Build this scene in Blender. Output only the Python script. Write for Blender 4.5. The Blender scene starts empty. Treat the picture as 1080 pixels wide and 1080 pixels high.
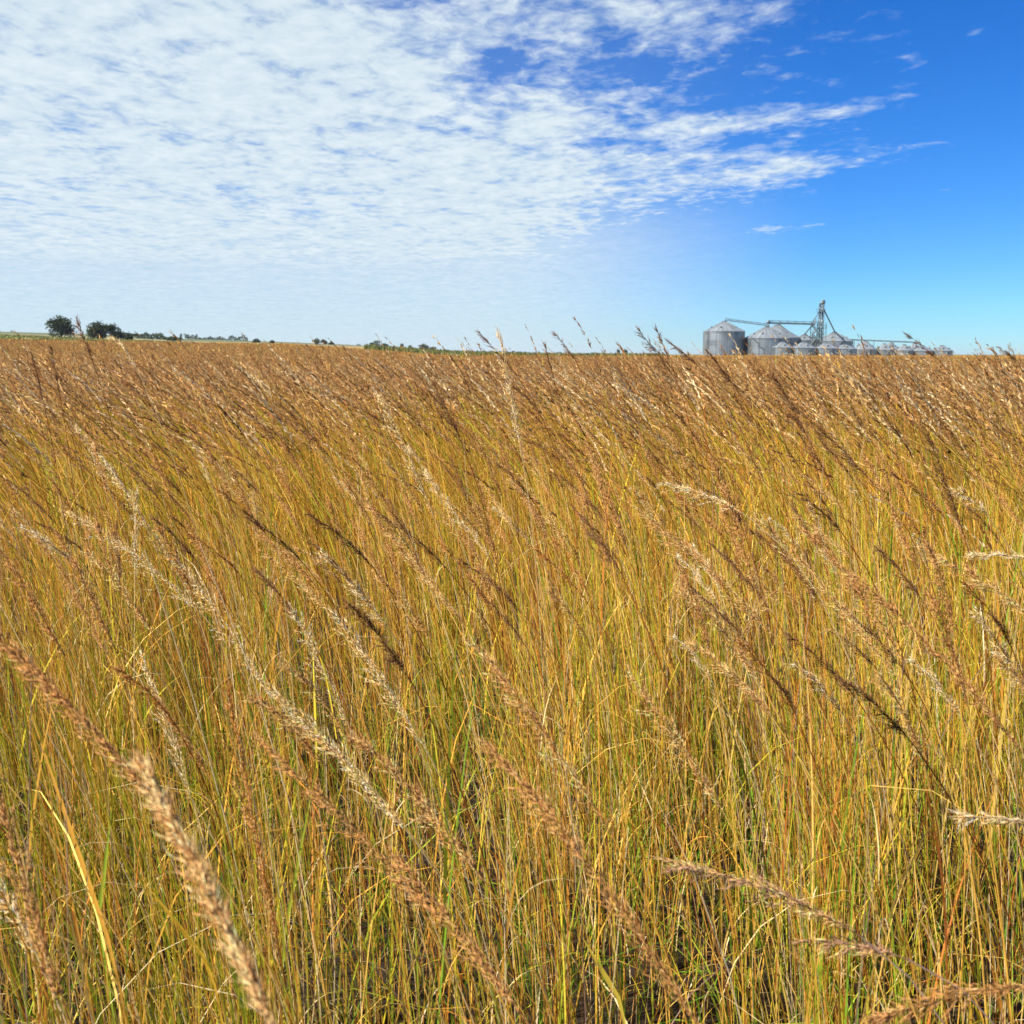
import bpy, math, random
import numpy as np
R = np.random.default_rng(7)
random.seed(7)
sc = bpy.context.scene
COL = sc.collection
rad = math.radians
F = 1060.0 / 1080.0            # focal length in frame widths
HOR = 374.0                    # image row of the true horizon (1080 frame)
PITCH = math.atan((540 - HOR) / 1060.0)
EYE = 1.75
HAZE = .00006

# ------------------------------------------------------------------ terrain
def px_az(x): return math.atan((x - 540) / 1060.0 * math.cos(PITCH))
_AZ = np.array([-math.pi, -1.9, px_az(-60), px_az(0), px_az(100), px_az(200), px_az(300), px_az(390), px_az(480), px_az(600), 1.5, math.pi])
_E1 = np.array([0, 14, 14, 14, 13, 12, 11, 5.5, -1, -1.6, -1.6, 0])
_E2 = np.array([0, 18.5, 18.5, 18.5, 15.5, 12, 11.5, 8, 2, -3, -4.1, 0])
_E3 = np.array([0, 20, 20, 20, 18.5, 14.5, 12, 8.5, 3, 0, -1.8, 0])
def sst(a, b, x):
    t = np.clip((x - a) / (b - a), 0, 1)
    return t * t * (3 - 2 * t)
def ground(x, y):
    x = np.asarray(x, float); y = np.asarray(y, float)
    D = np.hypot(x, y); az = np.arctan2(x, y)
    h1 = 220 * np.interp(az, _AZ, _E1) / 1060 + 0.35
    h2 = 450 * np.interp(az, _AZ, _E2) / 1060 + 1.75
    h3 = 1000 * np.interp(az, _AZ, _E3) / 1060 + 1.75
    back = sst(-1.0, 0.2, np.cos(az))
    h = h1 * sst(15, 225, D) + (h2 - h1) * sst(200, 470, D) + (h3 - h2) * sst(440, 1000, D)
    h = h * back
    h = h + 0.05 * np.sin(x * .31 + 1.3) * np.sin(y * .27) * sst(3, 12, D)
    return h

# ------------------------------------------------------------------ mesh accumulation
class Acc:
    def __init__(self):
        self.v = []; self.c = []; self.q = []; self.t = []; self.n = 0
    def add(self, v, c, quads=None, tris=None):
        v = np.asarray(v, np.float32).reshape(-1, 3)
        c = np.asarray(c, np.float32)
        if c.ndim == 1: c = np.tile(c, (len(v), 1))
        self.v.append(v); self.c.append(c.reshape(-1, 3))
        if quads is not None: self.q.append(np.asarray(quads, np.int32).reshape(-1, 4) + self.n)
        if tris is not None: self.t.append(np.asarray(tris, np.int32).reshape(-1, 3) + self.n)
        self.n += len(v)
    def mesh(self, name, mat, smooth=False, origin=None):
        v = np.concatenate(self.v)
        if origin is not None: v = v - np.asarray(origin, np.float32)
        c = np.concatenate(self.c)
        q = np.concatenate(self.q) if self.q else np.zeros((0, 4), np.int32)
        t = np.concatenate(self.t) if self.t else np.zeros((0, 3), np.int32)
        me = bpy.data.meshes.new(name)
        me.vertices.add(len(v)); me.vertices.foreach_set('co', np.ascontiguousarray(v, np.float32).ravel())
        loops = np.concatenate([q.ravel(), t.ravel()]).astype(np.int32)
        me.loops.add(len(loops)); me.loops.foreach_set('vertex_index', loops)
        ls = np.concatenate([np.arange(len(q)) * 4, len(q) * 4 + np.arange(len(t)) * 3]).astype(np.int32)
        me.polygons.add(len(ls)); me.polygons.foreach_set('loop_start', ls)
        me.update(calc_edges=True)
        at = me.attributes.new('tint', 'FLOAT_COLOR', 'POINT')
        at.data.foreach_set('color', np.concatenate([c, np.ones((len(c), 1), np.float32)], 1).astype(np.float32).ravel())
        if smooth: me.polygons.foreach_set('use_smooth', np.ones(len(ls), bool))
        me.materials.append(mat)
        return me
def link(name, me, parent=None):
    o = bpy.data.objects.new(name, me); COL.objects.link(o)
    if parent is not None: o.parent = parent
    return o
def tag(o, label=None, cat=None, group=None, kind=None):
    if label: o['label'] = label
    if cat: o['category'] = cat
    if group: o['group'] = group
    if kind: o['kind'] = kind
    return o
def empty(name, loc, rz=0.0):
    o = bpy.data.objects.new(name, None); COL.objects.link(o)
    o.location = loc; o.rotation_euler = (0, 0, rz); o.empty_display_size = .2
    return o
def unit(a): return a / (np.linalg.norm(a, axis=-1, keepdims=True) + 1e-9)

def ribbons(A, P, W, side, col):
    """P (N,K,3) centre lines, W (N,K) half widths, side (N,3) or (N,K,3), col (N,3) or (N,K,3)"""
    N, K, _ = P.shape
    if side.ndim == 2: side = np.repeat(side[:, None], K, 1)
    if col.ndim == 2: col = np.repeat(col[:, None], K, 1)
    V = np.stack([P - side * W[..., None], P + side * W[..., None]], 2)      # N,K,2,3
    C = np.repeat(col[:, :, None], 2, 2)
    b = (np.arange(N) * K * 2)[:, None] + (np.arange(K - 1) * 2)[None]
    Q = np.stack([b, b + 1, b + 3, b + 2], -1)
    A.add(V.reshape(-1, 3), C.reshape(-1, 3), quads=Q)
def tubes(A, P, Rr, col, S=3):
    N, K, _ = P.shape
    if col.ndim == 2: col = np.repeat(col[:, None], K, 1)
    T = unit(np.gradient(P, axis=1))
    ref = np.array([.13, 1, .07]); s1 = unit(np.cross(T, ref)); s2 = np.cross(T, s1)
    an = np.arange(S) * 2 * math.pi / S
    V = P[:, :, None] + Rr[..., None, None] * (s1[:, :, None] * np.cos(an)[None, None, :, None] + s2[:, :, None] * np.sin(an)[None, None, :, None])
    C = np.repeat(col[:, :, None], S, 2)
    base = (np.arange(N) * K * S)[:, None, None] + (np.arange(K - 1) * S)[None, :, None]
    i = np.arange(S)[None, None]; j = (np.arange(S) + 1)[None, None] % S
    Q = np.stack([base + i, base + j, base + S + j, base + S + i], -1)
    A.add(V.reshape(-1, 3), C.reshape(-1, 3), quads=Q)
def diamonds(A, B, Dv, L, W, side, col):
    """flat lens: one quad each"""
    L = L[:, None]; W = W[:, None]
    m = B + Dv * L * .42
    V = np.stack([B, m - side * W, B + Dv * L, m + side * W], 1)
    n = len(B)
    A.add(V.reshape(-1, 3), np.repeat(col, 4, 0), quads=np.arange(n * 4).reshape(n, 4))
def spindles(A, B, Dv, L, Rr, col):
    n = len(B); L = L[:, None]
    s1 = unit(np.cross(Dv, unit(R.normal(size=(n, 3))))); s2 = np.cross(Dv, s1)
    an = np.arange(3) * 2 * math.pi / 3
    ring = (B + Dv * L * .38)[:, None] + Rr[:, None, None] * (s1[:, None] * np.cos(an)[None, :, None] + s2[:, None] * np.sin(an)[None, :, None])
    V = np.concatenate([B[:, None], ring, (B + Dv * L)[:, None]], 1)     # n,5,3
    t = np.array([[0, 2, 1], [0, 3, 2], [0, 1, 3], [4, 1, 2], [4, 2, 3], [4, 3, 1]])
    A.add(V.reshape(-1, 3), np.repeat(col, 5, 0), tris=(np.arange(n) * 5)[:, None, None] + t[None])

# ------------------------------------------------------------------ materials
def new_mat(name):
    m = bpy.data.materials.new(name); m.use_nodes = True
    nt = m.node_tree; nt.nodes.clear()
    return m, nt, nt.nodes.new('ShaderNodeOutputMaterial')
def principled(nt, **kw):
    p = nt.nodes.new('ShaderNodeBsdfPrincipled')
    for k, v in kw.items(): p.inputs[k].default_value = v
    return p
def plant_mat(name, transl=.3, rough=.55, spec=.35):
    m, nt, out = new_mat(name)
    at = nt.nodes.new('ShaderNodeAttribute'); at.attribute_name = 'tint'
    p = principled(nt, Roughness=rough); p.inputs['Specular IOR Level'].default_value = spec
    nt.links.new(at.outputs['Color'], p.inputs['Base Color'])
    if transl > 0:
        tr = nt.nodes.new('ShaderNodeBsdfTranslucent'); nt.links.new(at.outputs['Color'], tr.inputs['Color'])
        mx = nt.nodes.new('ShaderNodeMixShader'); mx.inputs[0].default_value = transl
        nt.links.new(p.outputs[0], mx.inputs[1]); nt.links.new(tr.outputs[0], mx.inputs[2])
        nt.links.new(mx.outputs[0], out.inputs[0])
    else:
        nt.links.new(p.outputs[0], out.inputs[0])
    return m
M_GRASS = plant_mat('dry_grass', .34, .6, .05)
M_HEAD = plant_mat('seed_husk', .40, .65, .05)
M_LEAF = plant_mat('tree_leaf', .2, .5, .3)
M_BARK = plant_mat('bark', 0, .9, .2)

def metal_mat(name, base, rough, metallic, bump_scale, bump_dir, panels=True):
    m, nt, out = new_mat(name)
    L = nt.links.new
    p = principled(nt, Roughness=rough, Metallic=metallic)
    tc = nt.nodes.new('ShaderNodeTexCoord')
    n = nt.nodes.new('ShaderNodeTexNoise'); n.inputs['Scale'].default_value = .35; n.inputs['Detail'].default_value = 2
    mp = nt.nodes.new('ShaderNodeMapping'); mp.inputs['Scale'].default_value = (1, 1, .35)
    L(tc.outputs['Object'], mp.inputs[0]); L(mp.outputs[0], n.inputs['Vector'])
    cr = nt.nodes.new('ShaderNodeValToRGB')
    cr.color_ramp.elements[0].position = .3; cr.color_ramp.elements[0].color = (*[b * .72 for b in base], 1)
    cr.color_ramp.elements[1].position = .72; cr.color_ramp.elements[1].color = (*[min(1, b * 1.18) for b in base], 1)
    L(n.outputs[0], cr.inputs[0])
    col = cr.outputs[0]
    if panels:                      # sheet by sheet differences of the galvanising
        at = nt.nodes.new('ShaderNodeAttribute'); at.attribute_name = 'tint'
        mu = nt.nodes.new('ShaderNodeMix'); mu.data_type = 'RGBA'; mu.blend_type = 'MULTIPLY'; mu.inputs[0].default_value = 1
        L(col, mu.inputs[6]); L(at.outputs['Color'], mu.inputs[7]); col = mu.outputs[2]
    L(col, p.inputs['Base Color'])
    L(p.outputs[0], out.inputs[0])
    return m
M_BIN = metal_mat('galvanised_sheet', (.245, .28, .295), .40, .65, 0, 0)
M_ROOF = metal_mat('galvanised_roof', (.275, .31, .325), .5, .5, 0, 0)
M_STEEL = metal_mat('grey_steel', (.11, .14, .15), .5, .4, 0, 0, False)

# ------------------------------------------------------------------ ground sheet
def build_ground():
    rings = np.concatenate([[0], np.geomspace(.6, 9000, 190)])
    na = 360
    az = np.linspace(-math.pi, math.pi, na, endpoint=False)
    D, Z = np.meshgrid(rings[1:], az, indexing='ij')
    x = D * np.sin(Z); y = D * np.cos(Z); z = ground(x, y)
    V = np.concatenate([[[0, 0, float(ground(0, 0))]], np.stack([x, y, z], -1).reshape(-1, 3)])
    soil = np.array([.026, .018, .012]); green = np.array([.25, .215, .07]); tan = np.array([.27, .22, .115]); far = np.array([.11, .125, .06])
    pale = np.array([.25, .18, .08])
    Dm = D[..., None]
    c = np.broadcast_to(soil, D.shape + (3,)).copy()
    left = sst(px_az(235), px_az(120), Z)[..., None]
    mid = (sst(px_az(372), px_az(392), Z) * (1 - sst(1.0, 1.2, Z)))[..., None]
    crop = green * np.maximum(left, mid) + pale * (1 - np.maximum(left, mid))
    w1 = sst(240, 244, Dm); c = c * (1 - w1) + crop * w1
    w2 = sst(405, 430, Dm); c = c * (1 - w2) + tan * w2
    w3 = sst(640, 700, Dm); c = c * (1 - w3) + far * w3
    w4 = sst(1300, 1500, Dm); c = c * (1 - w4) + tan * .8 * w4
    w5 = sst(2300, 2600, Dm); c = c * (1 - w5) + far * w5
    C = np.concatenate([[soil], c.reshape(-1, 3)])
    nr = len(rings) - 1
    b = 1 + (np.arange(nr - 1) * na)[:, None] + np.arange(na)[None]
    b2 = 1 + (np.arange(nr - 1) * na)[:, None] + ((np.arange(na) + 1) % na)[None]
    Q = np.stack([b, b2, b2 + na, b + na], -1)[..., ::-1]
    T = np.stack([np.zeros(na, int), 1 + (np.arange(na) + 1) % na, 1 + np.arange(na)], -1)[..., ::-1]
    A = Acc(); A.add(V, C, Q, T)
    m, nt, out = new_mat('soil_and_fields'); L = nt.links.new
    at = nt.nodes.new('ShaderNodeAttribute'); at.attribute_name = 'tint'
    geo = nt.nodes.new('ShaderNodeNewGeometry')
    n1 = nt.nodes.new('ShaderNodeTexNoise'); n1.inputs['Scale'].default_value = 9; n1.inputs['Detail'].default_value = 8
    n2 = nt.nodes.new('ShaderNodeTexNoise'); n2.inputs['Scale'].default_value = .035; n2.inputs['Detail'].default_value = 4
    L(geo.outputs['Position'], n1.inputs['Vector']); L(geo.outputs['Position'], n2.inputs['Vector'])
    a = nt.nodes.new('ShaderNodeMath'); a.operation = 'MULTIPLY'; L(n1.outputs[0], a.inputs[0]); L(n2.outputs[0], a.inputs[1])
    r = nt.nodes.new('ShaderNodeMapRange'); r.inputs[1].default_value = .1; r.inputs[2].default_value = .42; r.inputs[3].default_value = .6; r.inputs[4].default_value = 1.4
    L(a.outputs[0], r.inputs[0])
    mu = nt.nodes.new('ShaderNodeVectorMath'); mu.operation = 'SCALE'; L(at.outputs['Color'], mu.inputs[0]); L(r.outputs[0], mu.inputs['Scale'])
    p = principled(nt, Roughness=.95); p.inputs['Specular IOR Level'].default_value = .15
    L(mu.outputs[0], p.inputs['Base Color'])
    bp = nt.nodes.new('ShaderNodeBump'); bp.inputs['Strength'].default_value = .6; bp.inputs['Distance'].default_value = .05
    L(n1.outputs[0], bp.inputs['Height']); L(bp.outputs[0], p.inputs['Normal'])
    L(p.outputs[0], out.inputs[0])
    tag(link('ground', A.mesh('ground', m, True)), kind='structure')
build_ground()

# ------------------------------------------------------------------ grass colours (pigment of dry and half dry grass)
STRAW = np.array([[.66, .40, .065], [.72, .49, .12], [.56, .31, .045], [.68, .36, .055]])
YGREEN = np.array([[.50, .42, .032], [.40, .39, .030], [.58, .46, .038], [.30, .35, .028]])
GREEN = np.array([[.16, .29, .022], [.11, .23, .018], [.25, .36, .028]])
RUST = np.array([[.54, .22, .04], [.44, .15, .03], [.62, .30, .045]])
PALE = np.array([[.74, .58, .30], [.78, .64, .38], [.66, .50, .24]])
MAUVE = np.array([[.40, .27, .20], [.33, .20, .16]])
H_BROWN = np.array([.53, .275, .092]); H_TAN = np.array([.72, .465, .18]); H_CREAM = np.array([.86, .69, .38])
H_DARK = np.array([.20, .095, .038]); H_RUST = np.array([.50, .22, .045]); H_MAUVE = np.array([.46, .27, .16])
def pick(n, sets, w, cl=None):
    """one colour each; plants of one tussock (cl) tend to share a colour family"""
    w = np.array(w, float); w /= w.sum()
    s = R.choice(len(sets), n, p=w)
    if cl is not None:
        main = R.choice(len(sets), int(cl.max()) + 1, p=w); s = np.where(R.uniform(size=n) < .5, main[cl], s)
    out = np.empty((n, 3))
    for i, S in enumerate(sets):
        m = s == i; out[m] = S[R.integers(0, len(S), m.sum())]
    return out * R.normal(1, .2, (n, 1)).clip(.5, 1.45)
def patch(x, y, s, ph=0):           # slow drift of the mix across the field
    return .5 + .25 * np.sin(x * s + 1.7 + ph + 1.3 * np.sin(y * s * .7)) + .25 * np.sin(y * s * 1.3 + ph * 2 + 1.1 * np.sin(x * s * .9 + 2))

# ------------------------------------------------------------------ stalk shapes
def stalk_curves(root, H, az, lean, K, p=2.4, wig=.012):
    n = len(H); t = np.linspace(0, 1, K)[None, :, None]
    d = np.stack([np.cos(az), np.sin(az), np.zeros(n)], -1)[:, None]
    Hn = H[:, None, None]; ln = lean[:, None, None]
    P = root[:, None] + d * Hn * ln * (.22 * t + .78 * t ** p) + np.array([0, 0, 1.])[None, None] * Hn * (t - .22 * ln * t ** 3)
    ph = R.uniform(0, 6.28, (n, 1, 1)); sd = np.stack([-d[..., 1], d[..., 0], d[..., 2]], -1)
    P = P + sd * Hn * wig * np.sin(t * 5 + ph)
    return P
def fan(n, d0, d1, azmax=.60, power=1.0):
    u = R.uniform(0, 1, n); D = np.sqrt(d0 ** 2 + u * (d1 ** 2 - d0 ** 2)); a = R.uniform(-azmax, azmax, n)
    return D * np.sin(a), D * np.cos(a)
def rooted(x, y): return np.stack([x, y, ground(x, y)], -1)
def wind_az(n, s=.35): return math.pi + R.normal(.12, s, n)

G = Acc()          # the whole uncountable mass of grass

def far_heads(n, x, y, K, hd, n_sp, sp_len, sp_w, stem_w, seg_from, weights=(.50, .31, .11, .08), hm=1.43, hs=.12, jit=.15):
    root = rooted(x, y)
    H = R.normal(hm, hs, n).clip(.8, hm + 1.6 * hs) * (1 + .05 * (patch(x, y, .12) - .5))
    az = wind_az(n, .3); lean = R.normal(.34, .12, n).clip(.05, .7)
    P = stalk_curves(root, H, az, lean, K)
    sw = np.full((n, K), stem_w) * R.uniform(.7, 1.3, (n, 1))
    sd = R.normal(0, .5, n); side = np.stack([np.cos(sd), np.sin(sd), np.zeros(n)], -1)
    sc_ = pick(n, [STRAW, YGREEN, RUST], [.6, .28, .12])
    ribbons(G, P[:, seg_from:], sw[:, seg_from:], side, sc_)
    kind = R.choice(4, n, p=np.array(weights))
    hc = np.stack([H_BROWN, H_TAN, H_CREAM, H_DARK])[kind] * R.normal(1, jit, (n, 1)).clip(.6, 1.5)
    top = P[:, -1]; T = unit(P[:, -1] - P[:, -2])
    hl = np.full(n, hd) * R.uniform(.7, 1.25, n)
    droop = np.stack([np.cos(az), np.sin(az), np.full(n, -.35)], -1)
    i = np.repeat(np.arange(n), n_sp); m = len(i)
    u = R.uniform(-.05, .95, m)
    B = top[i] + T[i] * (hl[i] * u)[:, None] + droop[i] * (hl[i] * .22 * u ** 2)[:, None]
    Dv = unit(T[i] + droop[i] * (.45 * u)[:, None] + R.normal(0, .23, (m, 3)))
    s = unit(np.cross(Dv, R.normal(size=(m, 3))))
    diamonds(G, B, Dv, sp_len * R.uniform(.6, 1.3, m), sp_w * R.uniform(.6, 1.3, m) * (1.15 - .5 * u), s, hc[i] * R.normal(1, .2, (m, 1)).clip(.5, 1.6))

def leaves(n, x, y, K, L, W, mixw, h0=(0, .35), up=.75, spread=.5, cl=None):
    root = rooted(x, y); root[:, 2] += R.uniform(h0[0], h0[1], n)
    az = np.where(R.uniform(size=n) < .30, wind_az(n, .7), R.uniform(-math.pi, math.pi, n))
    l = L * R.uniform(.5, 1.3, n); b = R.gamma(2, spread / 2, n).clip(.02, 1.7)
    t = np.linspace(0, 1, K)[None, :]
    th = b[:, None] * t ** 1.5 + R.uniform(.0, .20, n)[:, None]        # angle from vertical along the blade
    dl = (l / (K - 1))[:, None]
    hx = np.cumsum(np.sin(th) * dl, 1); hz = np.cumsum(np.cos(th) * dl, 1)
    d = np.stack([np.cos(az), np.sin(az), np.zeros(n)], -1)
    P = root[:, None] + d[:, None] * hx[..., None] + np.array([0, 0, 1.]) * hz[..., None]
    w = W * R.uniform(.55, 1.3, n)[:, None] * (np.minimum(1, .55 + t * 1.8) * (1 - t ** 2.2) + .04)
    tw = R.uniform(-.8, .8, n); sd = np.stack([-np.sin(az + tw), np.cos(az + tw), R.normal(0, .2, n)], -1)
    ribbons(G, P, w, unit(sd), pick(n, [STRAW, YGREEN, GREEN, RUST, PALE, MAUVE], mixw, cl))

def bare_stems(n, x, y, K, r, S=3, hmu=1.05, hsd=.22, mixw=(.40, .31, .05, .06, .16, .02), cl=None):
    root = rooted(x, y); H = R.normal(hmu, hsd, n).clip(.35, 1.5)
    P = stalk_curves(root, H, wind_az(n, .6), R.normal(.11, .09, n), K, wig=.015)
    rr = np.full((n, K), r) * R.uniform(.6, 1.35, (n, 1)) * np.linspace(1.1, .45, K)[None]
    c = pick(n, [STRAW, YGREEN, GREEN, RUST, PALE, MAUVE], mixw, cl)
    if S: tubes(G, P, rr, c, S)
    else:
        a = R.normal(0, .6, n)
        ribbons(G, P, rr, np.stack([np.cos(a), np.sin(a), np.zeros(n)], -1), c)

def keep_near(x, y, near):
    return (x > -(.62 * np.abs(y) + 2.4)) & (x < .62 * np.abs(y) + 1.2) & (np.hypot(x, y) > np.where((y > .2) | (np.abs(x) < .3), near, .35))
def near_xy(n, y0=-.6, y1=4.6, near=1.05):
    y = R.uniform(y0, y1, n * 2); x = R.uniform(-5.4, 4.0, n * 2)
    k = keep_near(x, y, near); return x[k][:n], y[k][:n]
# bunch grass: everything grows from tussocks with bare gaps between them
TX, TY = near_xy(420, near=1.05); TS = R.uniform(.035, .085, len(TX)); TW = R.gamma(2.5, 1, len(TX)); TW /= TW.sum()
def tuft(n, near=1.05, k=1.0):
    i = R.choice(len(TX), n, p=TW); x = TX[i] + R.normal(0, 1, n) * TS[i] * k; y = TY[i] + R.normal(0, 1, n) * TS[i] * k
    o = keep_near(x, y, near); return x[o], y[o], i[o]
def fan_tuft(n, d0, d1, dens, sig):
    m = int(dens * .6 * (d1 ** 2 - d0 ** 2)); cx, cy = fan(m, d0, d1); wt = R.gamma(2.5, 1, m); i = R.choice(m, n, p=wt / wt.sum())
    return cx[i] + R.normal(0, sig, n), cy[i] + R.normal(0, sig, n), i
A1 = lambda dens, d0, d1: int(dens * .60 * (d1 ** 2 - d0 ** 2))
# zone 0 : within 4.6 m
x, y, c = tuft(6300); bare_stems(len(x), x, y, 7, .00125, cl=c)
x, y, c = tuft(2600, 1.3); leaves(len(x), x, y, 8, .62, .0019, (.28, .44, .16, .06, .06, .0), (0, .5), cl=c)
x, y, c = tuft(1300, 1.7); leaves(len(x), x, y, 8, .62, .0033, (.34, .40, .14, .10, .02, .0), (.05, .6), cl=c)
x, y, c = tuft(5200, k=1.5); leaves(len(x), x, y, 8, .42, .0025, (.14, .28, .52, .03, .03, .0), (0, .12), spread=.8, cl=c)
x, y = near_xy(15000); leaves(len(x), x, y, 7, .20, .0016, (.38, .08, .10, .06, .34, .04), (0, .14), spread=2.6)
x, y = near_xy(6500); leaves(len(x), x, y, 7, .36, .0024, (.20, .36, .40, .02, .02, .0), (0, .06), spread=1.0)     # curled dead litter
x, y = near_xy(2600); leaves(len(x), x, y, 6, .55, .0017, (.42, .16, .04, .16, .20, .02), (.02, .5), spread=2.2)       # flattened and broken leaves
x, y, c = tuft(3000, k=1.6); leaves(len(x), x, y, 7, .16, .0011, (.46, .1, .0, .08, .36, .0), (.25, .95), spread=2.3)   # curled sheaths up the stems
x, y, c = tuft(800, .9, 1.6); o = (np.hypot(x, y) > 4.0) | (x < -(.55 * np.abs(y) + .35)) | (y < 0)
x, y = x[o], y[o]; far_heads(len(x), x, y, 7, .26, 90, .016, .0022, .0012, 0)
# zone 1 : to 12 m
n = A1(130, 4.3, 12); x, y, c = fan_tuft(n, 4.3, 12, 8, .07); bare_stems(n, x, y, 5, .0019, 0, 1.05, mixw=(.54, .14, .0, .22, .08, .02), cl=c)
n = A1(120, 4.3, 12); x, y, c = fan_tuft(n, 4.3, 12, 8, .08); leaves(n, x, y, 5, .65, .0034, (.40, .36, .07, .16, .01, .0), (0, .6), cl=c)
n = A1(100, 4.2, 12); x, y, c = fan_tuft(n, 4.2, 12, 16, .15); far_heads(n, x, y, 6, .27, 42, .024, .0032, .0016, 1)
# zone 2 : to 45 m
n = A1(80, 12, 45); x, y = fan(n, 12, 45); far_heads(n, x, y, 4, .27, 10, .055, .0060, .0032, 1, hm=1.40, hs=.10, weights=(.74, .23, .0, .03), jit=.08)
n = A1(32, 12, 45); x, y = fan(n, 12, 45); leaves(n, x, y, 4, .9, .010, (.56, .12, .0, .29, .03, 0), (.1, .4))
# zone 3 : to 130 m
n = A1(17, 45, 130); x, y = fan(n, 45, 130); far_heads(n, x, y, 3, .28, 4, .13, .020, .010, 1, jit=.07, hm=1.25, hs=.08, weights=(.80, .20, .0, .0))
n = A1(4, 45, 130); x, y = fan(n, 45, 130); leaves(n, x, y, 3, .8, .04, (.6, .12, .0, .28, 0, 0), (.1, .35))
# zone 4 : to the edge of the field
n = A1(3.2, 130, 340); x, y = fan(n, 130, 340)
D = np.hypot(x, y); az = np.arctan2(x, y)
k = D < np.interp(az, [px_az(380), px_az(470), px_az(620), px_az(720)], [232, 236, 260, 335])
x, y = x[k], y[k]; far_heads(len(x), x, y, 3, .26, 4, .20, .055, .04, 1, jit=.06, hm=.97, hs=.08, weights=(.85, .15, .0, .0))
n = len(x) // 2; x, y = x[:n], y[:n]; leaves(n, x, y, 3, .7, .16, (.55, .05, .0, .40, 0, 0), (.05, .25))
tag(link('grass', G.mesh('grass', M_GRASS)), kind='stuff')
print('grass faces', sum(len(q) for q in G.q))

# green crop beyond the field edge
C2 = Acc()
def crop(n, x0, x1, d0, d1, h):
    a = R.uniform(px_az(x0), px_az(x1), n); D = R.uniform(d0, d1, n)
    x = D * np.sin(a); y = D * np.cos(a); B = rooted(x, y)
    Dv = unit(np.stack([R.normal(0, .25, n), R.normal(0, .25, n), np.ones(n)], -1))
    s = unit(np.stack([np.ones(n), R.normal(0, .7, n), np.zeros(n)], -1))
    g = np.array([[.15, .165, .035], [.11, .135, .03], [.20, .19, .045]])[R.integers(0, 3, n)] * R.normal(1, .15, (n, 1))
    diamonds(C2, B, Dv, h * R.uniform(.5, 1.2, n), np.full(n, .3) * R.uniform(.5, 1.3, n), s, g)
crop(16000, 386, 700, 242, 330, 1.9)
crop(7000, -60, 200, 248, 405, .4)
tag(link('green_crop', C2.mesh('green_crop', M_LEAF)), kind='stuff')

# ------------------------------------------------------------------ single stalks
def ray(px, py, d):
    """world point seen at a pixel of the 1080 frame, d metres along the ground direction of view"""
    cx = (px - 540) / 1060.0; cy = (540 - py) / 1060.0
    c, s = math.cos(PITCH), math.sin(PITCH)
    v = np.array([cx, c + cy * s, -s + cy * c])
    return np.array([0, 0, EYE]) + v * (d / v[1])
def bez(a, b, c, n):
    t = np.linspace(0, 1, n)[:, None]
    return (1 - t) ** 2 * a + 2 * t * (1 - t) * b + t ** 2 * c
def hermite(a, ta, b, tb, n):
    t = np.linspace(0, 1, n)[:, None]
    return (2 * t ** 3 - 3 * t ** 2 + 1) * a + (t ** 3 - 2 * t ** 2 + t) * ta + (-2 * t ** 3 + 3 * t ** 2) * b + (t ** 3 - t ** 2) * tb
def head_acc(C, width, tint, full=1.0, branchy=1.0, awn=True, tint2=None):
    """feathery panicle round the centre line C (K,3): short branches, each with a string of spikelets"""
    A = Acc()
    K = len(C); L = np.linalg.norm(np.diff(C, axis=0), axis=1).sum()
    tubes(A, C[None], np.linspace(.0011, .0004, K)[None], np.array([tint * .8]), 3)
    nb = int(38 * full * (L / .26) ** .7) + 6
    tb = np.sort(R.uniform(0, .93, nb)); tb = .75 * tb + .25 * np.round(tb * 12) / 12      # tufts at the nodes
    idx = tb * (K - 1); i0 = np.floor(idx).astype(int).clip(0, K - 2); f = (idx - i0)[:, None]
    P = C[i0] * (1 - f) + C[i0 + 1] * f; T = unit(C[i0 + 1] - C[i0])
    out = unit(np.cross(T, unit(R.normal(size=(nb, 3))))) + np.array([-.25, 0, -.12]) * branchy
    prof = np.sin(np.pi * (0.12 + .86 * tb)) ** .7
    ln = L * .20 * R.uniform(.6, 1.25, nb) * (1.05 - .6 * tb)
    spread = (1.05 * width * prof / ln)[:, None] * (R.uniform(.15, 1.9, (nb, 1)) if full < 2 else R.uniform(.35, 1.25, (nb, 1))); ln = ln * (R.uniform(.6, 1.5, nb) if full < 2 else .8)
    bd = unit(T + out * spread)
    ns = 8; i = np.repeat(np.arange(nb), ns); u = np.tile((np.arange(ns) + .5) / ns, nb) + R.normal(0, .05, nb * ns)
    m = len(i)
    B = P[i] + bd[i] * (ln[i] * u)[:, None] - np.array([0, 0, 1.]) * (ln[i] * .12 * u ** 2)[:, None] + R.normal(0, .0008, (m, 3))
    Dv = unit(bd[i] + R.normal(0, .2, (m, 3)) + out[i] * .12)
    c = tint[None] * R.normal(1, .2, (m, 1)).clip(.5, 1.6)
    if tint2 is not None:
        w = (R.uniform(size=(nb, 1)) < .4)[i]; c = np.where(w, tint2[None] * R.normal(1, .15, (m, 1)), c)
    hi = R.uniform(size=(m, 1)) < .22; c = np.where(hi, np.minimum(c * 1.5 + .05, .78), c)
    spindles(A, B, Dv, R.uniform(.008, .014, m), R.uniform(.0005, .00095, m), c)
    if awn:
        k = R.uniform(size=m) < .9; Ba = B[k] + Dv[k] * .007; n = k.sum()
        Da = unit(Dv[k] + R.normal(0, .25, (n, 3)))
        diamonds(A, Ba, Da, R.uniform(.008, .018, n), np.full(n, .00026), unit(np.cross(Da, R.normal(size=(n, 3)))), c[k] * 1.1)
    return A
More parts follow.
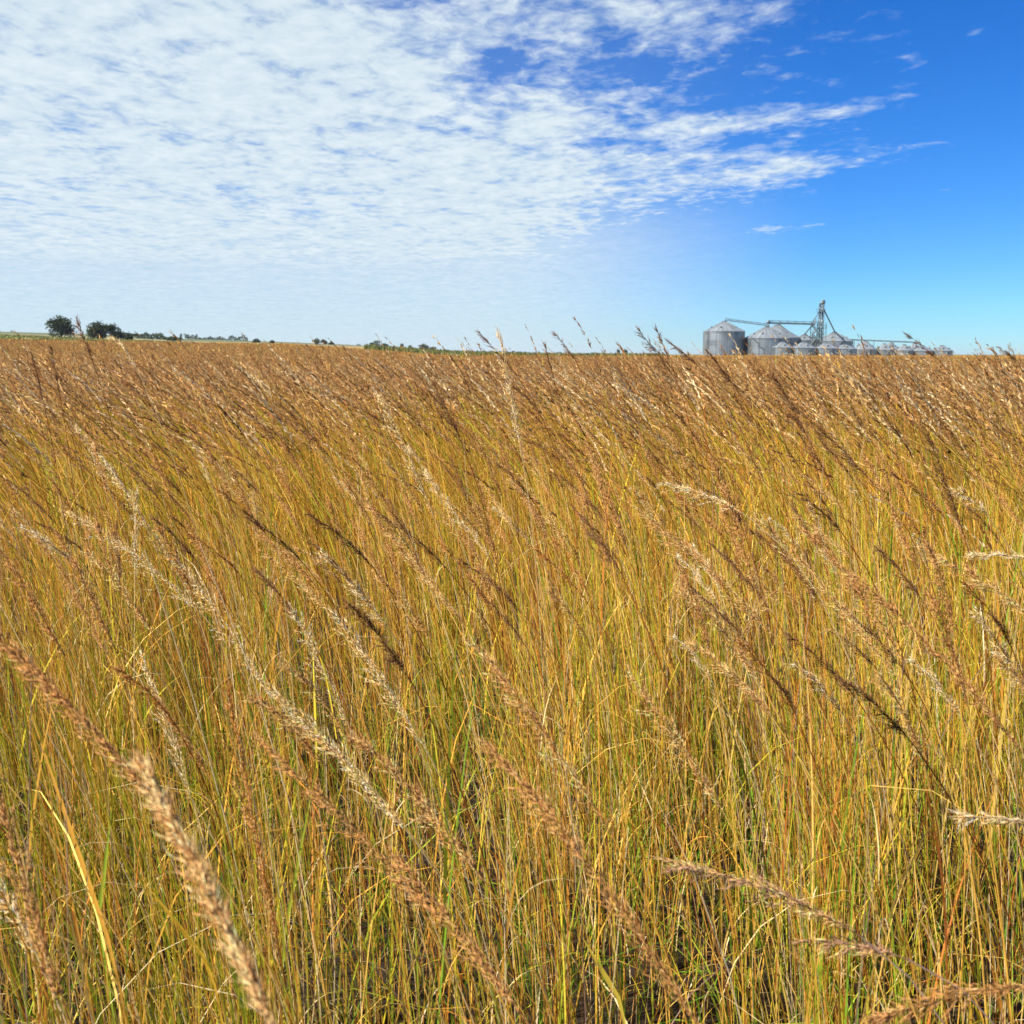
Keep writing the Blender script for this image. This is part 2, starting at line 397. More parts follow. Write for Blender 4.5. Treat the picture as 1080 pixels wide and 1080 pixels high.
def leaf_acc(start, az, l, w, bend, th0, col, K=10):
    t = np.linspace(0, 1, K); th = th0 + bend * t ** 1.4; dl = l / (K - 1)
    hx = np.cumsum(np.sin(th) * dl); hz = np.cumsum(np.cos(th) * dl)
    d = np.array([math.cos(az), math.sin(az), 0])
    P = start + d * (hx - hx[0])[:, None] + np.array([0, 0, 1.]) * (hz - hz[0])[:, None]
    ww = w * (np.minimum(1, .5 + t * 2) * (1 - t ** 2.4) + .03)
    side = np.array([-math.sin(az + .4), math.cos(az + .4), .15]); side /= np.linalg.norm(side)
    A = Acc(); fold = np.cross(side, np.gradient(P, axis=0)); fold = unit(fold)
    V = np.stack([P - side * ww[:, None], P + fold * ww[:, None] * .25, P + side * ww[:, None]], 1)
    b = np.arange(K - 1)[:, None] * 3 + np.arange(2)[None]
    A.add(V.reshape(-1, 3), np.array(col), quads=np.stack([b, b + 1, b + 4, b + 3], -1))
    return A
HUES = dict(wheat=(np.array([.70, .47, .21]), H_BROWN), brown=(H_BROWN, None), tan=(H_TAN, H_BROWN), cream=(H_CREAM, H_TAN), dark=(H_DARK, None), rust=(H_RUST, H_BROWN), mauve=(H_MAUVE, H_TAN), mix=(H_BROWN, H_TAN))
STEMS = dict(wheat=STRAW[1], brown=STRAW[0], tan=STRAW[1], cream=PALE[2], dark=RUST[1] * .6, rust=RUST[1], mauve=MAUVE[0], mix=STRAW[2])
N_IND = 0
def make_stalk(C, rootpos, width, hue, full, label, group, n_leaf=2, stem_r=.0013, sag=True):
    """C: head centre line base->tip in world space"""
    global N_IND; N_IND += 1
    B = C[0]; T = unit(C[1] - C[0]); H = B[2] - rootpos[2]
    root = empty('grass_stalk', rootpos)
    tag(root, label, 'grass stalk', group)
    S = hermite(rootpos, np.array([0, 0, 1.]) * H * .9, B, T * H * .75, 12)
    A = Acc(); sc_ = STEMS[hue] * R.uniform(.85, 1.15)
    tubes(A, S[None], (stem_r * np.linspace(1.25, .8, 12))[None], sc_[None], 5)
    for f in (.33, .58):                                    # nodes
        k = int(f * 11); q = S[k]; tn = unit(S[k + 1] - S[k])
        tubes(A, np.stack([q - tn * .004, q, q + tn * .004])[None], np.array([[.0014, .0021, .0014]]), (sc_ * .7)[None], 5)
    link('stem', A.mesh('stem', M_GRASS, True, rootpos), root)
    h1, h2 = HUES[hue]
    link('seed_head', head_acc(C, width, h1, full, tint2=h2).mesh('seed_head', M_HEAD, False, rootpos), root)
    for k in range(n_leaf):
        i = int(R.uniform(.2, .62) * 11)
        col = pick(1, [STRAW, YGREEN, RUST, PALE], [.45, .35, .15, .05])[0]
        link('leaf', leaf_acc(S[i], math.pi + R.uniform(-.9, .9), R.uniform(.15, .28), R.uniform(.0022, .0036), R.uniform(.3, 1.5), R.uniform(.15, .45), col).mesh('leaf', M_GRASS, False, rootpos), root)
    return root
def hero(tip, base, dt, db, width, hue, label, full=1.0, arch=.06, n_leaf=1):
    Tp = ray(*tip, dt); Bp = ray(*base, db)
    L = np.linalg.norm(Tp - Bp)
    mid = (Tp + Bp) / 2 + np.array([0, 0, 1.]) * L * arch
    C = bez(Bp, mid, Tp, 14)
    h = (Tp - Bp); hh = np.array([h[0], h[1] * .4, 0]) / L
    r = Bp - hh * .30 * Bp[2]; r[2] = 0; r[2] = float(ground(r[0], r[1]))
    return make_stalk(C, r, width, hue, full, label, None, 0 if dt < 1.4 else n_leaf)

HEROES = [
 ((148, 800), (298, 1100), .80, .66, .0105, 'wheat', 'thick blurred tan seed head, closest to the viewer, rising from the bottom edge', 3.4, .05),
 ((-25, 648), (190, 872), 1.06, 1.0, .0095, 'brown', 'long mottled brown seed head slanting in from the side edge above the blurred tan one', 2.1, .05),
 ((-6, 828), (72, 1075), 1.0, .92, .009, 'brown', 'dim brown seed head low in the corner beside the thick blurred tan one', 1.1, .04),
 ((310, 648), (372, 775), 2.0, 2.0, .013, 'cream', 'cream plume with loose fluffy tip just beside the longer arched cream plume', 1.0, .08),
 ((345, 638), (452, 795), 1.75, 1.72, .011, 'cream', 'longer arched cream plume above the middle of the lower field', 1.1, .07),
 ((288, 728), (440, 890), 1.5, 1.45, .012, 'cream', 'cream white plume with jagged edges below the fluffy tipped cream one', 1.2, .06),
 ((372, 775), (515, 935), 1.35, 1.3, .012, 'mix', 'bushy reddish tan seed head with many loose spikelets beside the jagged cream plume', 1.5, .10),
 ((272, 780), (480, 985), 1.25, 1.15, .0085, 'brown', 'slim brownish seed head passing under the jagged cream plume', 1.1, .05),
 ((515, 785), (745, 1095), 1.08, .92, .0085, 'brown', 'very long brown seed head curving to the bottom edge near the middle', 1.4, .09),
 ((500, 680), (645, 880), 1.3, 1.24, .009, 'mix', 'blurred brown seed head above the very long curving one', 1.2, .08),
 ((712, 912), (908, 988), 1.12, 1.1, .008, 'mauve', 'nodding mauve brown seed head lying almost level in the lower field', 1.3, .12),
 ((848, 992), (958, 1012), 1.12, 1.1, .0075, 'mauve', 'short level mauve seed head under the nodding mauve one', 1.0, .10),
 ((1003, 861), (1100, 868), 1.25, 1.25, .0045, 'cream', 'thin pale straw tip lying level at the side edge', .7, .04),
 ((238, 715), (296, 1010), 1.5, 1.4, .008, 'rust', 'upright rusty orange seed head standing behind the thick blurred tan one', 1.3, .03),
 ((920, 1078), (1095, 1040), .95, .95, .009, 'brown', 'dark brown seed head lying across the lowest corner', 1.2, .10),
 ((664, 712), (765, 860), 1.6, 1.55, .012, 'tan', 'loose pale tan plume behind the very long curving brown head', 1.1, .07),
 ((108, 484), (185, 600), 2.9, 2.85, .014, 'cream', 'tall pale cream plume standing over the green patch of the field', 1.1, .05),
 ((70, 540), (215, 650), 2.5, 2.45, .020, 'cream', 'broad ragged cream plume with drooping side branches', 1.3, .12),
 ((186, 590), (285, 735), 2.2, 2.15, .016, 'cream', 'ragged cream plume hanging below the broad ragged one', 1.2, .1),
 ((80, 333), (99, 385), 3.4, 3.4, .006, 'dark', 'dark upright grass spike cutting the sky between two trees', 1.0, .01),
 ((54, 366), (63, 415), 3.6, 3.6, .007, 'dark', 'dark spike below the round tree, taller of a pair', 1.0, .01),
 ((33, 372), (46, 425), 3.6, 3.6, .006, 'dark', 'dark spike leaning beside the taller one below the round tree', 1.0, .02),
 ((503, 349), (542, 392), 3.6, 3.6, .007, 'dark', 'thin dark spike against the sky next to the pinkish plume', .8, .04),
 ((526, 347), (549, 470), 2.7, 2.7, .009, 'cream', 'tall pinkish cream plume reaching over the horizon', 1.1, .0),
 ((583, 350), (608, 382), 4.0, 4.0, .006, 'dark', 'short dark arched spike against the sky past the pinkish plume', .8, .08),
 ((574, 361), (586, 408), 3.8, 3.8, .006, 'dark', 'dark nearly upright spike just crossing the horizon line', .8, .01),
 ((672, 346), (712, 400), 3.0, 3.0, .010, 'dark', 'dark branched seed head crossing the horizon near the first big grain bin', .9, .03),
 ((691, 344), (708, 385), 3.2, 3.2, .004, 'dark', 'hair thin dark spike behind the branched one near the first big grain bin', .5, .02),
 ((703, 359), (738, 388), 3.3, 3.3, .007, 'dark', 'dark arched spike between the branched one and the first big grain bin', .9, .06),
 ((744, 368), (778, 412), 3.1, 3.1, .008, 'dark', 'dark seed head in front of the foot of the first big grain bin', 1.0, .04),
 ((955, 351), (990, 380), 4.0, 4.0, .007, 'dark', 'dark spike in front of the farthest small grain bins', .8, .03),
 ((1053, 366), (1076, 384), 4.2, 4.2, .006, 'dark', 'dark arched tip on the horizon beyond the last grain bin', .8, .06),
 ((972, 443), (1017, 565), 2.2, 2.2, .010, 'dark', 'thick dark brown seed head, the boldest under the farthest grain bins', 1.3, .05),
 ((826, 420), (934, 525), 2.5, 2.45, .009, 'dark', 'long arched dark seed head below the small grain bins', 1.1, .08),
 ((815, 394), (880, 520), 2.6, 2.6, .011, 'dark', 'bushy dark seed head straight below the conveyor tower', 1.2, .05),
 ((756, 494), (784, 560), 2.2, 2.2, .012, 'dark', 'stubby dark brown seed head in the middle field, darkest of all', 1.1, .02),
 ((295, 426), (348, 482), 3.1, 3.1, .010, 'dark', 'dark branching seed head below the far paired trees', 1.0, .06),
 ((400, 415), (452, 530), 2.6, 2.6, .013, 'cream', 'fluffy cream plume below the strip of green crop', 1.1, .04),
 ((458, 406), (490, 475), 2.9, 2.9, .008, 'dark', 'dark bent seed head beside the fluffy cream plume', 1.0, .06),
 ((117, 358), (146, 392), 3.3, 3.3, .0035, 'cream', 'pale tip curled over like a hook under the bushy trees', .9, .38),
 ((676, 540), (818, 672), 1.85, 1.8, .012, 'tan', 'dense long tan plume slanting through the middle of the field', 1.4, .07),
 ((694, 509), (790, 546), 2.1, 2.05, .009, 'cream', 'pale plume bent over nearly level above the dense long tan one', 1.0, .12),
 ((842, 520), (888, 562), 2.1, 2.1, .009, 'dark', 'short dark arched seed head above the long brown slanting ones', 1.0, .1),
 ((1006, 516), (1046, 550), 2.4, 2.4, .012, 'cream', 'short fluffy cream plume touching the thick dark brown head', 1.0, .12),
 ((858, 560), (956, 702), 1.7, 1.65, .011, 'brown', 'long dense brown seed head slanting behind the pale bent plume', 1.4, .07),
 ((992, 590), (1090, 652), 1.75, 1.7, .012, 'tan', 'pale tan plume entering from the side edge', 1.2, .08),
 ((1022, 586), (1100, 590), 1.9, 1.9, .005, 'cream', 'thin pale plume held level over the pale tan one', .8, .05),
 ((800, 548), (950, 720), 1.9, 1.8, .013, 'tan', 'ragged tan plume crossing the long dense brown head', 1.3, .08),
 ((905, 610), (1085, 800), 1.5, 1.4, .012, 'brown', 'big dark tan seed head leaning in from the side edge', 1.4, .07),
 ((420, 905), (560, 1085), 1.15, 1.05, .0085, 'brown', 'brown seed head rising from the bottom edge beside the very long one', 1.3, .06),
 ((-8, 920), (40, 1010), 1.2, 1.15, .010, 'cream', 'small lumpy cream seed head at the bottom corner', 1.0, .06),
 ((150, 690), (205, 850), 1.9, 1.85, .008, 'cream', 'slim grey cream seed head crossing the mottled brown one', .9, .04),
]
for h in HEROES: hero(*h)

# ordinary stalks: one set per colour, copied
protos = []
KINDS = [('brown', .009, 'slender brown feathery grass stalk bending with the wind among its neighbours', 'slender brown stalks of the near field', 5),
         ('tan', .010, 'tan feathery grass stalk bending with the wind among its neighbours', 'tan stalks of the near field', 4),
         ('dark', .008, 'narrow dark brown grass stalk standing among paler ones in the near field', 'dark stalks of the near field', 3),
         ('cream', .010, 'ordinary pale straw plume among the near stalks', 'pale straw plumes of the near field', 2),
         ('rust', .009, 'rusty brown grass stalk with narrow head amid the near field', 'rusty stalks of the near field', 2)]
for hue, w, lab, grp, cnt in KINDS:
    for j in range(cnt):
        H = R.uniform(1.22, 1.38); lean = R.uniform(.14, .34)
        P = stalk_curves(np.zeros((1, 3)), np.array([H]), np.array([math.pi]), np.array([lean]), 12)[0]
        T = unit(P[-1] - P[-2]); L = R.uniform(.15, .26)
        tip = P[-1] + T * L * .95 + np.array([-1, 0, -.25]) * L * R.uniform(.05, .3)
        C = bez(P[-1], P[-1] + T * L * .5, tip, 12)
        r = make_stalk(C, np.zeros(3), w * R.uniform(.65, 1.1), hue, R.uniform(.8, 1.2), lab, grp, 2)
        protos.append((r, list(r.children), hue))
weights = dict(brown=.40, tan=.26, dark=.16, cream=.10, rust=.08)
by = {k: [p for p in protos if p[2] == k] for k in weights}
TOTAL = 296
spots = []
while len(spots) < TOTAL - len(HEROES):
    D = math.sqrt(R.uniform(1.45 ** 2, 4.15 ** 2)); a = R.uniform(-.50, .50)
    if D < 2.0 and R.uniform() < .45: continue
    # the upwind shift of the head: root the plant a little to the right of where its head shows
    x = D * math.sin(a) + .3; y = D * math.cos(a)
    if R.uniform() < .75:
        k = int(np.argmin((TX - x) ** 2 + (TY - y) ** 2)); x = float(TX[k] + R.normal(0, .07)); y = float(TY[k] + R.normal(0, .07))
        if math.hypot(x, y) < 1.35: continue
    if all((x - q[0]) ** 2 + (y - q[1]) ** 2 > .03 ** 2 for q in spots): spots.append((x, y))
used = {}
for x, y in spots:
    hue = R.choice(list(weights), p=list(weights.values()))
    if hue == 'cream' and math.hypot(x, y) < 2.1: hue = 'tan'
    pr = by[hue][R.integers(len(by[hue]))]
    first = id(pr[0]) not in used; used[id(pr[0])] = 1
    s = R.normal(.96, .05)
    D = math.hypot(x, y)
    if D < 2.2: s = min(s, 1.0)
    root = pr[0] if first else pr[0].copy()
    if not first:
        COL.objects.link(root)
        for ch in pr[1]:
            c = ch.copy(); COL.objects.link(c); c.parent = root
    root.location = (x, y, float(ground(x, y))); root.rotation_euler = (R.normal(0, .05), R.normal(0, .07), R.normal(-.05, .55)); root.scale = (s, s, s)
for r, chs, hue in protos:
    if id(r) not in used:
        for c in chs: bpy.data.objects.remove(c)
        bpy.data.objects.remove(r)

# a few lone things: bent straw blades
def blade(p0, p1, d0, d1, w, col, label):
    a = ray(*p0, d0); b = ray(*p1, d1)
    n = 10; t = np.linspace(0, 1, n)[:, None]
    g = b + np.array([.05, .02, 0]); g[2] = float(ground(g[0], g[1]))
    S = np.concatenate([hermite(g, np.array([0, 0, 1.]) * b[2] * .8, b, (a - b) * 1.2, 8)[:-1], b + (a - b) * t])
    K = len(S); ww = w * np.concatenate([np.full(K - n, .5), np.linspace(.8, 1, 3), np.linspace(1, .08, n - 3)])
    A = Acc(); T = unit(np.gradient(S, axis=0)); side = unit(np.cross(T, np.array([.15, 1, .25]))); fo = np.cross(side, T)
    V = np.stack([S - side * ww[:, None], S + fo * ww[:, None] * .3, S + side * ww[:, None]], 1)
    bb = np.arange(K - 1)[:, None] * 3 + np.arange(2)[None]
    A.add((V - g).reshape(-1, 3), np.array(col), quads=np.stack([bb, bb + 1, bb + 4, bb + 3], -1))
    o = link('bent_straw', A.mesh('bent_straw', M_GRASS)); o.location = g
    tag(o, label, 'straw')
blade((30, 745), (112, 985), 1.35, 1.3, .0042, (.62, .33, .05), 'orange dry blade curving beside the dim brown seed head')
blade((148, 925), (215, 1010), 1.5, 1.5, .0045, (.62, .38, .04), 'short amber blade low beside the thick blurred tan head')
blade((612, 985), (652, 1052), 1.5, 1.5, .0045, (.60, .46, .06), 'yellow folded blade near the bottom edge')
blade((335, 800), (300, 985), 1.7, 1.7, .0032, (.34, .40, .04), 'lime green blade standing between the cream plumes and the bottom edge')
blade((118, 850), (105, 960), 1.7, 1.7, .0040, (.30, .42, .04), 'lime green upright blade beside the thick blurred tan head')

# ------------------------------------------------------------------ trees and bushes
def make_tree(name, label, px, D, w, h, n, card, seed, cat='tree', group=None, tone=(.030, .050, .016), lobes=9, trunk=.25, squash=1.0):
    g = np.random.default_rng(seed)
    az = px_az(px); x, y = D * math.sin(az), D * math.cos(az)
    loc = (x, y, float(ground(x, y)) - .05)
    root = empty(name, loc); tag(root, label, cat, group)
    A = Acc(); th = h * trunk + .1
    K = 5; t = np.linspace(0, 1, K)
    tubes(A, np.stack([.03 * h * np.sin(t * 3 + seed), 0 * t, t * h * .6], -1)[None], (h * np.linspace(.036, .014, K))[None], np.array([[.09, .07, .05]]), 6)
    Lc = []
    for i in range(lobes):
        a = 2 * math.pi * i / lobes + g.uniform(-.4, .4); rr = g.uniform(.3, .78) * w / 2
        c = np.array([math.cos(a) * rr, math.sin(a) * rr, th + (h - th) * g.uniform(.08, .74)]); Lc.append((c, g.uniform(.24, .40)))
        p0 = np.array([0, 0, th * g.uniform(.6, 1.2)]); tt = np.linspace(0, 1, 4)[:, None]
        P = p0 + (c - p0) * tt + np.array([0, 0, .06 * h]) * np.sin(tt * math.pi)
        tubes(A, P[None], (h * np.linspace(.014, .005, 4))[None], np.array([[.08, .06, .045]]), 5)
    Lc.append((np.array([0, 0, th + (h - th) * .70]), .42)); Lc.append((np.array([.1 * w, 0, th + (h - th) * .45]), .5))
    link('trunk', A.mesh('trunk', M_BARK, True), root)
    Cn = np.stack([c for c, _ in Lc]); Rl = np.array([r for _, r in Lc])
    i = g.integers(0, len(Cn), n); v = unit(g.normal(size=(n, 3))); rr = g.uniform(.15, 1, n) ** .5 * (1 + .18 * g.normal(size=n))
    off = v * rr[:, None] * np.stack([Rl[i] * w * .62, Rl[i] * w * .62, Rl[i] * (h - th) * .78 * squash], -1)
    P = Cn[i] + off
    P[:, 2] = np.clip(P[:, 2], .12 * h * trunk + .1, h * 1.06)
    Dv = unit(v + g.normal(0, .8, (n, 3))); s = unit(np.cross(Dv, g.normal(size=(n, 3))))
    sz = card * g.uniform(.5, 1.4, n)
    C = Acc()
    tn = np.array(tone)[None] * g.normal(1, .25, (n, 1)).clip(.5, 1.8) * np.where(g.uniform(size=(n, 1)) < .2, np.array([[1.5, 1.25, .9]]), 1.0)
    diamonds(C, P - Dv * sz[:, None] * .5, Dv, sz, sz * .33, s, tn)
    link('crown', C.mesh('crown', M_LEAF), root)
    return root
def ptree(px, D, wpx, hpx, *a, **k): return px, D, wpx * D / 1060, hpx * D / 1060
T1 = make_tree('tree', 'round dark tree standing alone at the edge of the green strip', *ptree(66, 395, 27, 21.5), 3600, .62, 3, lobes=13, trunk=.07)
make_tree('tree', 'broad dark tree, first of the joined clump past the round lone tree', *ptree(105, 400, 23, 17), 3000, .62, 11, lobes=10, trunk=.10)
make_tree('tree', 'lower dark tree, second of the joined clump past the round lone tree', *ptree(120, 408, 22, 15), 2600, .62, 12, lobes=9, trunk=.1)
make_tree('bush', 'small dark bush closing the end of the joined tree clump', *ptree(137, 405, 13, 7.5), 900, .5, 13, cat='bush', lobes=6, trunk=.08)
make_tree('bush', 'low dark green bush at the end of the distant hedgerow', *ptree(184, 520, 18, 6), 900, .6, 14, cat='bush', lobes=6, trunk=.06)
make_tree('tree', 'small round dark tree on the crest, rounder of the lone two', *ptree(271, 560, 8.5, 5.5), 500, .6, 15, lobes=6, trunk=.1)
make_tree('bush', 'little dark bush on the crest next to the small round tree', *ptree(287, 560, 6.5, 3.8), 350, .6, 16, cat='bush', lobes=5, trunk=.1)
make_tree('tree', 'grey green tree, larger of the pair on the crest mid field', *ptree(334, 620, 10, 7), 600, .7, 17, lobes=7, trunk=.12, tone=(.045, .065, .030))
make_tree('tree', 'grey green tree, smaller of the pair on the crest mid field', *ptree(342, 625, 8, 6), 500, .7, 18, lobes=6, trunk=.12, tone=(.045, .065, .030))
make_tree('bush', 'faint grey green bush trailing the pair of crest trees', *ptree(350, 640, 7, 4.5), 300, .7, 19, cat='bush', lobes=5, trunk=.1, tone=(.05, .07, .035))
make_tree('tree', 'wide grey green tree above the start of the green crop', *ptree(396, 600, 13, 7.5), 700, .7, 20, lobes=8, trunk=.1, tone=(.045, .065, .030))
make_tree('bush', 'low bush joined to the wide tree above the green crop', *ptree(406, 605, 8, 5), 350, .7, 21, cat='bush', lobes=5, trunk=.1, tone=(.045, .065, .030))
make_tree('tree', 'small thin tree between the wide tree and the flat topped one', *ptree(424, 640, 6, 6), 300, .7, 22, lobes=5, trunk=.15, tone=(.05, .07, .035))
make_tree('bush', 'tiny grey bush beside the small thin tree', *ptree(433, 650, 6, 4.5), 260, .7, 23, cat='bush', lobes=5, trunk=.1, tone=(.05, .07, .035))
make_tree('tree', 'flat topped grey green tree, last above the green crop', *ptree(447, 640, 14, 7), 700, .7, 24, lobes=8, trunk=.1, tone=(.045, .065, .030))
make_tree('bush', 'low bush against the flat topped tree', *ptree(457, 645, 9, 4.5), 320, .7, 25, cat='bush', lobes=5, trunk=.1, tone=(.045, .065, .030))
make_tree('bush', 'dark squat bush within the green crop', *ptree(417, 330, 7, 5), 500, .3, 26, cat='bush', lobes=5, trunk=.1)
make_tree('tree', 'tiny dark tree on the bare horizon, first of the twin pair near the grain bins', *ptree(652, 520, 6, 8.5), 420, .5, 27, lobes=6, trunk=.15)
make_tree('tree', 'tiny dark tree on the bare horizon, second of the twin pair near the grain bins', *ptree(659, 522, 6.5, 8.5), 420, .5, 28, lobes=6, trunk=.15)
W = Acc()
def wood(x0, x1, D, hpx, n, tone):
    a = R.uniform(px_az(x0), px_az(x1), n); d = D + R.uniform(0, 40, n)
    x = d * np.sin(a); y = d * np.cos(a); H = hpx * D / 1060 * (.62 + .38 * np.sin(a * 160 + np.sin(a * 420) * 1.4) + .16 * np.sin(a * 700))
    B = rooted(x, y); B[:, 2] += H.clip(.5) * R.uniform(0, .95, n) ** .8
    Dv = unit(R.normal(size=(n, 3)) + [0, 0, .3]); s = unit(np.cross(Dv, R.normal(size=(n, 3))))
    sz = D / 1060 * R.uniform(.8, 2.2, n)
    diamonds(W, B, Dv, sz, sz * .36, s, np.array(tone)[None] * R.normal(1, .22, (n, 1)).clip(.5, 1.7))
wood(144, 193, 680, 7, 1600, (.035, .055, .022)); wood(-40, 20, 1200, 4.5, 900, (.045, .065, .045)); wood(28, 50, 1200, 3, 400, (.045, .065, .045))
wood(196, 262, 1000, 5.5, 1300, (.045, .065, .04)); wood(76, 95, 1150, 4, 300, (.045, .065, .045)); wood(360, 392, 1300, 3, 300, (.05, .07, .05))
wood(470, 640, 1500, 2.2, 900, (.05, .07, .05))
tag(link('distant_woodland', W.mesh('distant_woodland', M_LEAF)), kind='stuff')

# ------------------------------------------------------------------ grain bins
def lathe_acc(A, prof, S, cols, a0=0.0):
    """prof list of (r,z) ; flat sheets, cols(i,k)->rgb factor"""
    an = a0 + np.arange(S) * 2 * math.pi / S
    for k in range(len(prof) - 1):
        (r0, z0), (r1, z1) = prof[k], prof[k + 1]
        for i in range(S):
            a, b = an[i], an[i] + 2 * math.pi / S
            V = [(r0 * math.cos(a), r0 * math.sin(a), z0), (r0 * math.cos(b), r0 * math.sin(b), z0), (r1 * math.cos(b), r1 * math.sin(b), z1), (r1 * math.cos(a), r1 * math.sin(a), z1)]
            A.add(V, np.array([cols(i, k)] * 4), quads=[[0, 1, 2, 3]])
def box_acc(A, c, s, col=(1, 1, 1), M=None):
    V = np.array([[x, y, z] for x in (-1, 1) for y in (-1, 1) for z in (-1, 1)], float) * np.array(s) / 2
    if M is not None: V = V @ M.T
    A.add(V + np.array(c), np.array(col), quads=[[0, 1, 3, 2], [4, 6, 7, 5], [0, 4, 5, 1], [2, 3, 7, 6], [0, 2, 6, 4], [1, 5, 7, 3]])
def bar(A, p, q, r, S=6, col=(1, 1, 1)):
    p = np.array(p, float); q = np.array(q, float)
    tubes(A, np.stack([p, (p + q) / 2, q])[None], np.full((1, 3), r), np.array([col], float), S)
GB = 'galvanised grain bins of the elevator site'
def grain_bin(label, px, D, wpx, eave_y, peak_y, seed, small=False):
    g = np.random.default_rng(seed)
    az = px_az(px); x, y = D * math.sin(az), D * math.cos(az); z = float(ground(x, y)); m = D / 1060
    r = wpx * m / 2
    def hz(py): return EYE + (HOR - py) * m - z
    He, Hp = hz(eave_y), hz(peak_y)
    root = empty('grain_bin', (x, y, z), -az + g.uniform(0, .2)); tag(root, label, 'grain bin', GB)
    A = Acc(); S = 48 if not small else 36
    rings = max(3, int(He / 1.12)); zs = np.linspace(0, He, rings + 1)
    tones = {}
    def tone(i, k):
        key = ((i + (k // 2 % 2) * 2) // 4, k // 2)
        if key not in tones: tones[key] = g.normal(1, .07)
        f = tones[key] * .97
        return (f, f, f)
    prof = []
    for k in range(rings):
        prof += [(r, zs[k]), (r + .02, zs[k] + .10), (r + .02, zs[k + 1] - .10)]
    prof.append((r, zs[-1])); prof.append((r + .12, He + .02))
    lathe_acc(A, prof, S, lambda i, k: tone(i, k // 3))
    for i in range(0, S, 4):                                  # outside stiffeners
        a = i * 2 * math.pi / S; bar(A, (math.cos(a) * (r + .06), math.sin(a) * (r + .06), 0), (math.cos(a) * (r + .06), math.sin(a) * (r + .06), He - .1), .055, 4, (.8, .8, .8))
    wall = link('wall', A.mesh('bin_wall', M_BIN), root)
    A = Acc(); cap = .09 * r + .25
    def rt(i, k):
        f = 1.0 if i % 2 else .96
        return (f, f, f)
    lathe_acc(A, [(r + .18, He - .06), (r * .52, He + (Hp - He) * .46), (cap, Hp - cap * .45)], S, rt)
    for i in range(0, S, 2 if not small else 6):              # roof ribs
        a = i * 2 * math.pi / S; ca, sa = math.cos(a), math.sin(a)
        bar(A, (ca * (r + .15), sa * (r + .15), He), (ca * cap, sa * cap, Hp - cap * .45 + .05), .06, 4, (.95, .95, .95))
    roof = link('roof', A.mesh('bin_roof', M_ROOF), root)
    A = Acc(); lathe_acc(A, [(cap + .1, Hp - cap * .5), (cap + .1, Hp - cap * .2), (.12, Hp), (0.01, Hp)], 16, lambda i, k: (.85, .85, .85))
    link('fill_cap', A.mesh('fill_cap', M_STEEL), roof)
    A = Acc()
    for i in range(6 if not small else 4):                    # roof vents
        a = g.uniform(0, .4) + i * 2 * math.pi / (6 if not small else 4); q = .66; zc = He + (Hp - He) * (1 - q) + .35
        box_acc(A, (math.cos(a) * r * q, math.sin(a) * r * q, zc), (.6, .6, .45), (.9, .9, .9))
    link('roof_vent', A.mesh('roof_vent', M_STEEL), roof)
    A = Acc(); a = -math.pi / 2 - .95                          # ladder with cage on the near side
    for s in (-.22, .22):
        bar(A, (math.cos(a) * (r + .22) - math.sin(a) * s, math.sin(a) * (r + .22) + math.cos(a) * s, .3), (math.cos(a) * (r + .22) - math.sin(a) * s, math.sin(a) * (r + .22) + math.cos(a) * s, He + .6), .04, 4)
    for k in range(int(He / .4)):
        zc = .4 + k * .4
        bar(A, (math.cos(a) * (r + .22) - math.sin(a) * .22, math.sin(a) * (r + .22) + math.cos(a) * .22, zc), (math.cos(a) * (r + .22) + math.sin(a) * .22, math.sin(a) * (r + .22) - math.cos(a) * .22, zc), .025, 4)
    link('ladder', A.mesh('ladder', M_STEEL), root)
    A = Acc(); a = -math.pi / 2 + .35; c, s = math.cos(a), math.sin(a)
    Mz = np.array([[c, -s, 0], [s, c, 0], [0, 0, 1]])
    box_acc(A, (c * (r + .05), s * (r + .05), 1.2), (.2, 1.1, 1.9), M=Mz); box_acc(A, (c * (r + .05), s * (r + .05), He - .7), (.25, .9, .7), M=Mz)
    link('door', A.mesh('door', M_STEEL), root)
    return root, (x, y, z, r, He, Hp)
BINS = [
 ('largest tall grain bin, standing clear at the outer end of the group', 763, 450, 41.5, 351, 340, False),
 ('big wide grain bin next to the largest, holding up the overhead conveyor', 808, 452, 45, 358, 345.5, False),
 ('big grain bin hidden behind the wide one, only its roof showing', 818, 486, 46, 357.5, 344, False),
 ('big bin roof behind the small bins, below the short spout', 848, 490, 28, 360, 353.5, False),
 ('big grain bin just past the tower, reached by the long spout', 879, 486, 36, 361, 351.5, False),
 ('small squat bin in front of the wide bin, first of the low row', 825, 422, 21, 367, 361, True),
 ('small squat bin second in the low row, below the short spout roof', 847, 424, 26, 367.5, 361.2, True),
 ('small squat bin third in the low row, before the tower foot', 871, 427, 25, 368, 362, True),
 ('small squat bin fourth in the low row, before the long spout bin', 891, 430, 22, 368.5, 363.5, True),
 ('small bin standing alone with a pointed cap, past the long spout bin', 912, 445, 22, 369, 360.5, True),
 ('small bin after the lone pointed one, overlapping its neighbour', 932, 450, 17, 369.5, 363, True),
 ('small bin tucked behind two others with a capped peak', 939, 480, 15, 368.5, 362, True),
 ('small bin in the middle of the farthest row', 953, 452, 17, 370, 364, True),
 ('small bin behind, its peak just showing in the farthest row', 964, 482, 14, 369, 363, True),
 ('small bin before the last, behind the leaning dark grass spike', 972, 456, 20, 370.5, 365, True),
 ('last small bin at the far end of the row', 993, 460, 20, 370.5, 365, True),
]
binfo = []
for i, b in enumerate(BINS): binfo.append(grain_bin(b[0], b[1], b[2], b[3], b[4], b[5], 40 + i, b[6])[1])
